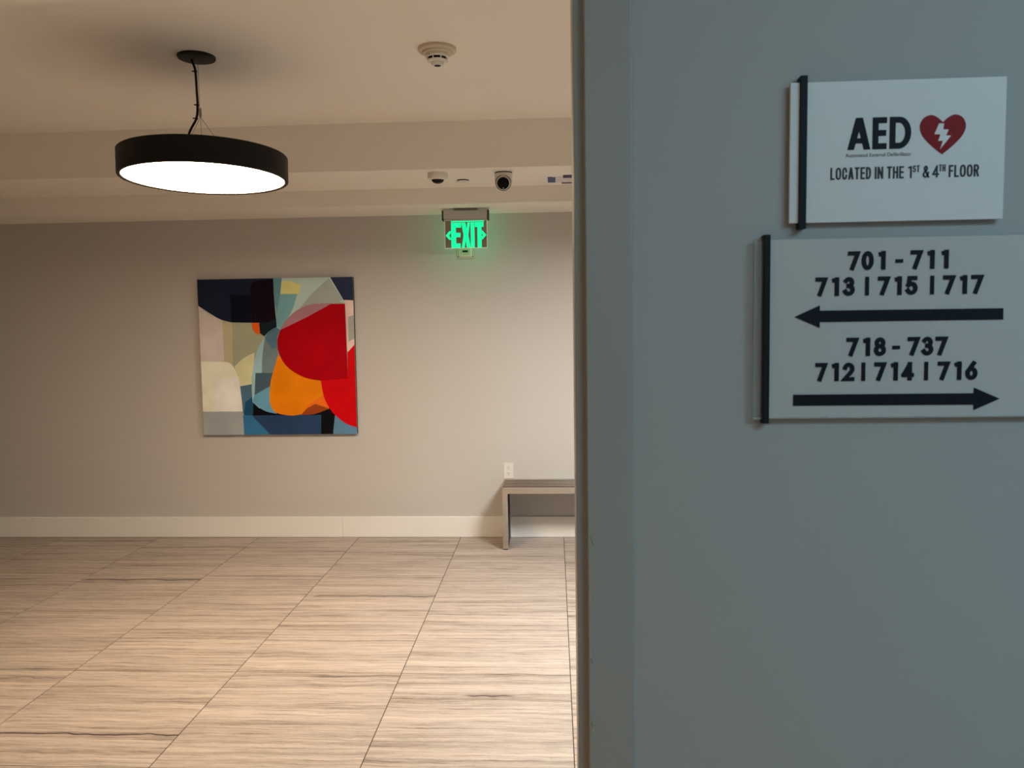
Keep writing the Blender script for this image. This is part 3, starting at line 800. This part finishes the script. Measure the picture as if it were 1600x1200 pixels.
YF = .986        # front faces of both sign panels as measured; the roots then move them back against the wall
K_SIGN = (Y_W0-.0098)/YF
def seat_sign(d, b):
    d.scale = (K_SIGN, 1, K_SIGN)
    d.location = (b.x*K_SIGN, Y_W0, EYE.z+(b.z-EYE.z)*K_SIGN)
    for c in d.children: c.data.transform(Matrix.Translation((0, Y_W0-.0098-YF, 0)))
def number_sign():
    b = Vector((.2590, Y_W0, 1.4825))
    d = thing('room_number_sign', 'lower frosted sign with room numbers and two black arrows beside the door frame', 'sign', b)
    xa, xb, za, zb = .2435, .6000, 1.4740, 1.6925
    at_origin(box('panel', .2590, xb, YF, YF+.0045, za+.0022, zb, M_SIGNG, d, .0003), b)
    at_origin(box('clear_margin', xa, .2589, YF, YF+.0045, za+.0022, zb, M_CLEAR, d, .0003), b)
    at_origin(box('clear_edge', xa, xb, YF-.0002, YF+.0047, za, za+.0021, M_ACRYL, d, .0004), b)
    at_origin(box('upright_bar', .2548, .2625, YF-.0035, YF+.0097, 1.4688, 1.6985, M_BAR, d, .0006), b)
    at_origin(box('rear_bar', .5560, .5637, YF+.0046, YF+.0097, 1.4760, 1.6900, M_BAR, d), b)
    y0, y1 = YF-.0011, YF
    h = .0226; sw = .0050; wd = .0141; adv = .0164
    def num(s, x, z):
        for i, ch in enumerate(s):
            if ch == '1': glyph('numeral', ch, x+i*adv+.0034, .0083, z, h, sw, y0, y1, M_INK, d, b)
            else: glyph('numeral', ch, x+i*adv, wd, z, h, sw, y0, y1, M_INK, d, b)
    def bar(x, z): glyph('divider', 'I', x, sw, z, h, .0044, y0, y1, M_INK, d, b)
    def dash(x, z): glyph('dash', '-', x, .0090, z-.0012, h, .0042, y0, y1, M_INK, d, b)
    num('701', .3550, 1.6541); dash(.4112, 1.6541); num('711', .4288, 1.6541)
    num('713', .3170, 1.6235); bar(.3758, 1.6235); num('715', .3910, 1.6235); bar(.4523, 1.6235); num('717', .4675, 1.6235)
    num('718', .3551, 1.5502); dash(.4096, 1.5502); num('737', .4276, 1.5502)
    num('712', .3183, 1.5200); bar(.3732, 1.5200); num('714', .3886, 1.5200); bar(.4477, 1.5200); num('716', .4637, 1.5200)
    for pts in ([(.2928, 1.5990), (.3226, 1.6126), (.3226, 1.6061), (.5385, 1.6058), (.5387, 1.5923), (.3227, 1.5924), (.3227, 1.5854)],
                [(.5374, 1.4968), (.5072, 1.5104), (.5070, 1.5037), (.2922, 1.5040), (.2923, 1.4905), (.5072, 1.4899), (.5073, 1.4833)]):
        bm = bmesh.new(); prism_xz(bm, pts, y0, y1); at_origin(from_bm('arrow', bm, M_INK, d), b)
    seat_sign(d, b)
number_sign()

def aed_sign():
    b = Vector((.3002, Y_W0, 1.7050))
    d = thing('defibrillator_sign', 'upper white sign reading AED with a red heart', 'sign', b)
    at_origin(box('panel', .2850, .5352, YF, YF+.0045, 1.7118, 1.8772, M_SIGNW, d, .0005), b)
    at_origin(box('upright_bar', .2957, .3042, YF-.0035, YF+.0097, 1.7046, 1.8845, M_BAR, d, .0006), b)
    at_origin(box('rear_bar', .5040, .5117, YF+.0046, YF+.0097, 1.7140, 1.8740, M_BAR, d), b)
    y0, y1 = YF-.0006, YF
    for ch, xx, wdt in (('A', .3524, .0268), ('E', .3815, .0167), ('D', .4013, .0250)):
        glyph('letter', ch, xx, wdt, 1.7968, .0372, .0069, y0, y1, M_INK, d, b)
    # small caption under the letters
    cu = bpy.data.curves.new('caption', 'FONT'); cu.body = 'Automated External Defibrillator'; cu.size = 1.0; cu.extrude = 0.0
    tmp = bpy.data.objects.new('caption', cu); COL.objects.link(tmp)
    bpy.context.view_layer.update()
    me = bpy.data.meshes.new_from_object(tmp.evaluated_get(bpy.context.evaluated_depsgraph_get()))
    bpy.data.objects.remove(tmp)
    xs = [v.co.x for v in me.vertices]; ys = [v.co.y for v in me.vertices]
    for v in me.vertices:
        u = (v.co.x-min(xs))/(max(xs)-min(xs)); t = (v.co.y-min(ys))/(max(ys)-min(ys))
        v.co = Vector((.3503+u*.0769, YF-.0003, 1.7882+t*.0044))-b
    o = link('caption', me, M_INK2, d)
    # heart with its lightning bolt
    right = [(.4689, 1.8318, 1), (.4765, 1.8349, 1), (.4842, 1.8322, 1), (.4886, 1.8255, 1), (.4888, 1.8180, 1), (.4845, 1.8090, 1), (.4745, 1.7985, 1)]
    left = [(.9254-q[0], q[1], 1) for q in right[::-1]]
    pts = spline([(.4627, 1.8262)]+right+[(.4627, 1.7889)]+left, 6)
    bm = bmesh.new(); prism_xz(bm, pts, YF-.0006, YF); ht = at_origin(from_bm('heart', bm, M_RED, d), b)
    bolt = [(.4581, 1.8249), (.4639, 1.8247), (.4630, 1.8179), (.4692, 1.8174), (.4666, 1.8106), (.4722, 1.8104), (.4599, 1.7947), (.4628, 1.8045), (.4575, 1.8046), (.4600, 1.8120), (.4530, 1.8125)]
    bm = bmesh.new(); prism_xz(bm, bolt, YF-.0010, YF-.0005); at_origin(from_bm('lightning_bolt', bm, M_WHITE, ht), b)
    h = .0142
    def word(s, x0_, x1_, z=1.7620, hh=h, sw=.0019, gap=.0013):
        wts = {'I': .35, 'T': .95, '1': .55, 'N': 1.1, 'A': 1.1, 'O': 1.1, 'E': .9, 'L': .85, 'F': .85}
        tot = sum(wts.get(c, 1) for c in s); un = (x1_-x0_-gap*(len(s)-1))/tot; x = x0_
        for c in s:
            wd_ = un*wts.get(c, 1)
            glyph('letter' if not c.isdigit() else 'numeral', c, x, max(wd_, sw*1.01), z, hh, sw, y0, y1, M_INK2, d, b); x += wd_+gap
    word('LOCATED', .3330, .3805); word('IN', .3850, .3947); word('THE', .3992, .4188); word('1', .4238, .4280)
    word('ST', .4292, .4372, 1.7688, .0080, .0011, .0009); word('&', .4408, .4484); word('4', .4520, .4594)
    word('TH', .4596, .4670, 1.7690, .0080, .0011, .0009); word('FLOOR', .4710, .5058)
    for c in ht.children: c.data.transform(Matrix.Translation((0, Y_W0-.0098-YF, 0)))
    seat_sign(d, b)
aed_sign()
bpy.context.view_layer.update()
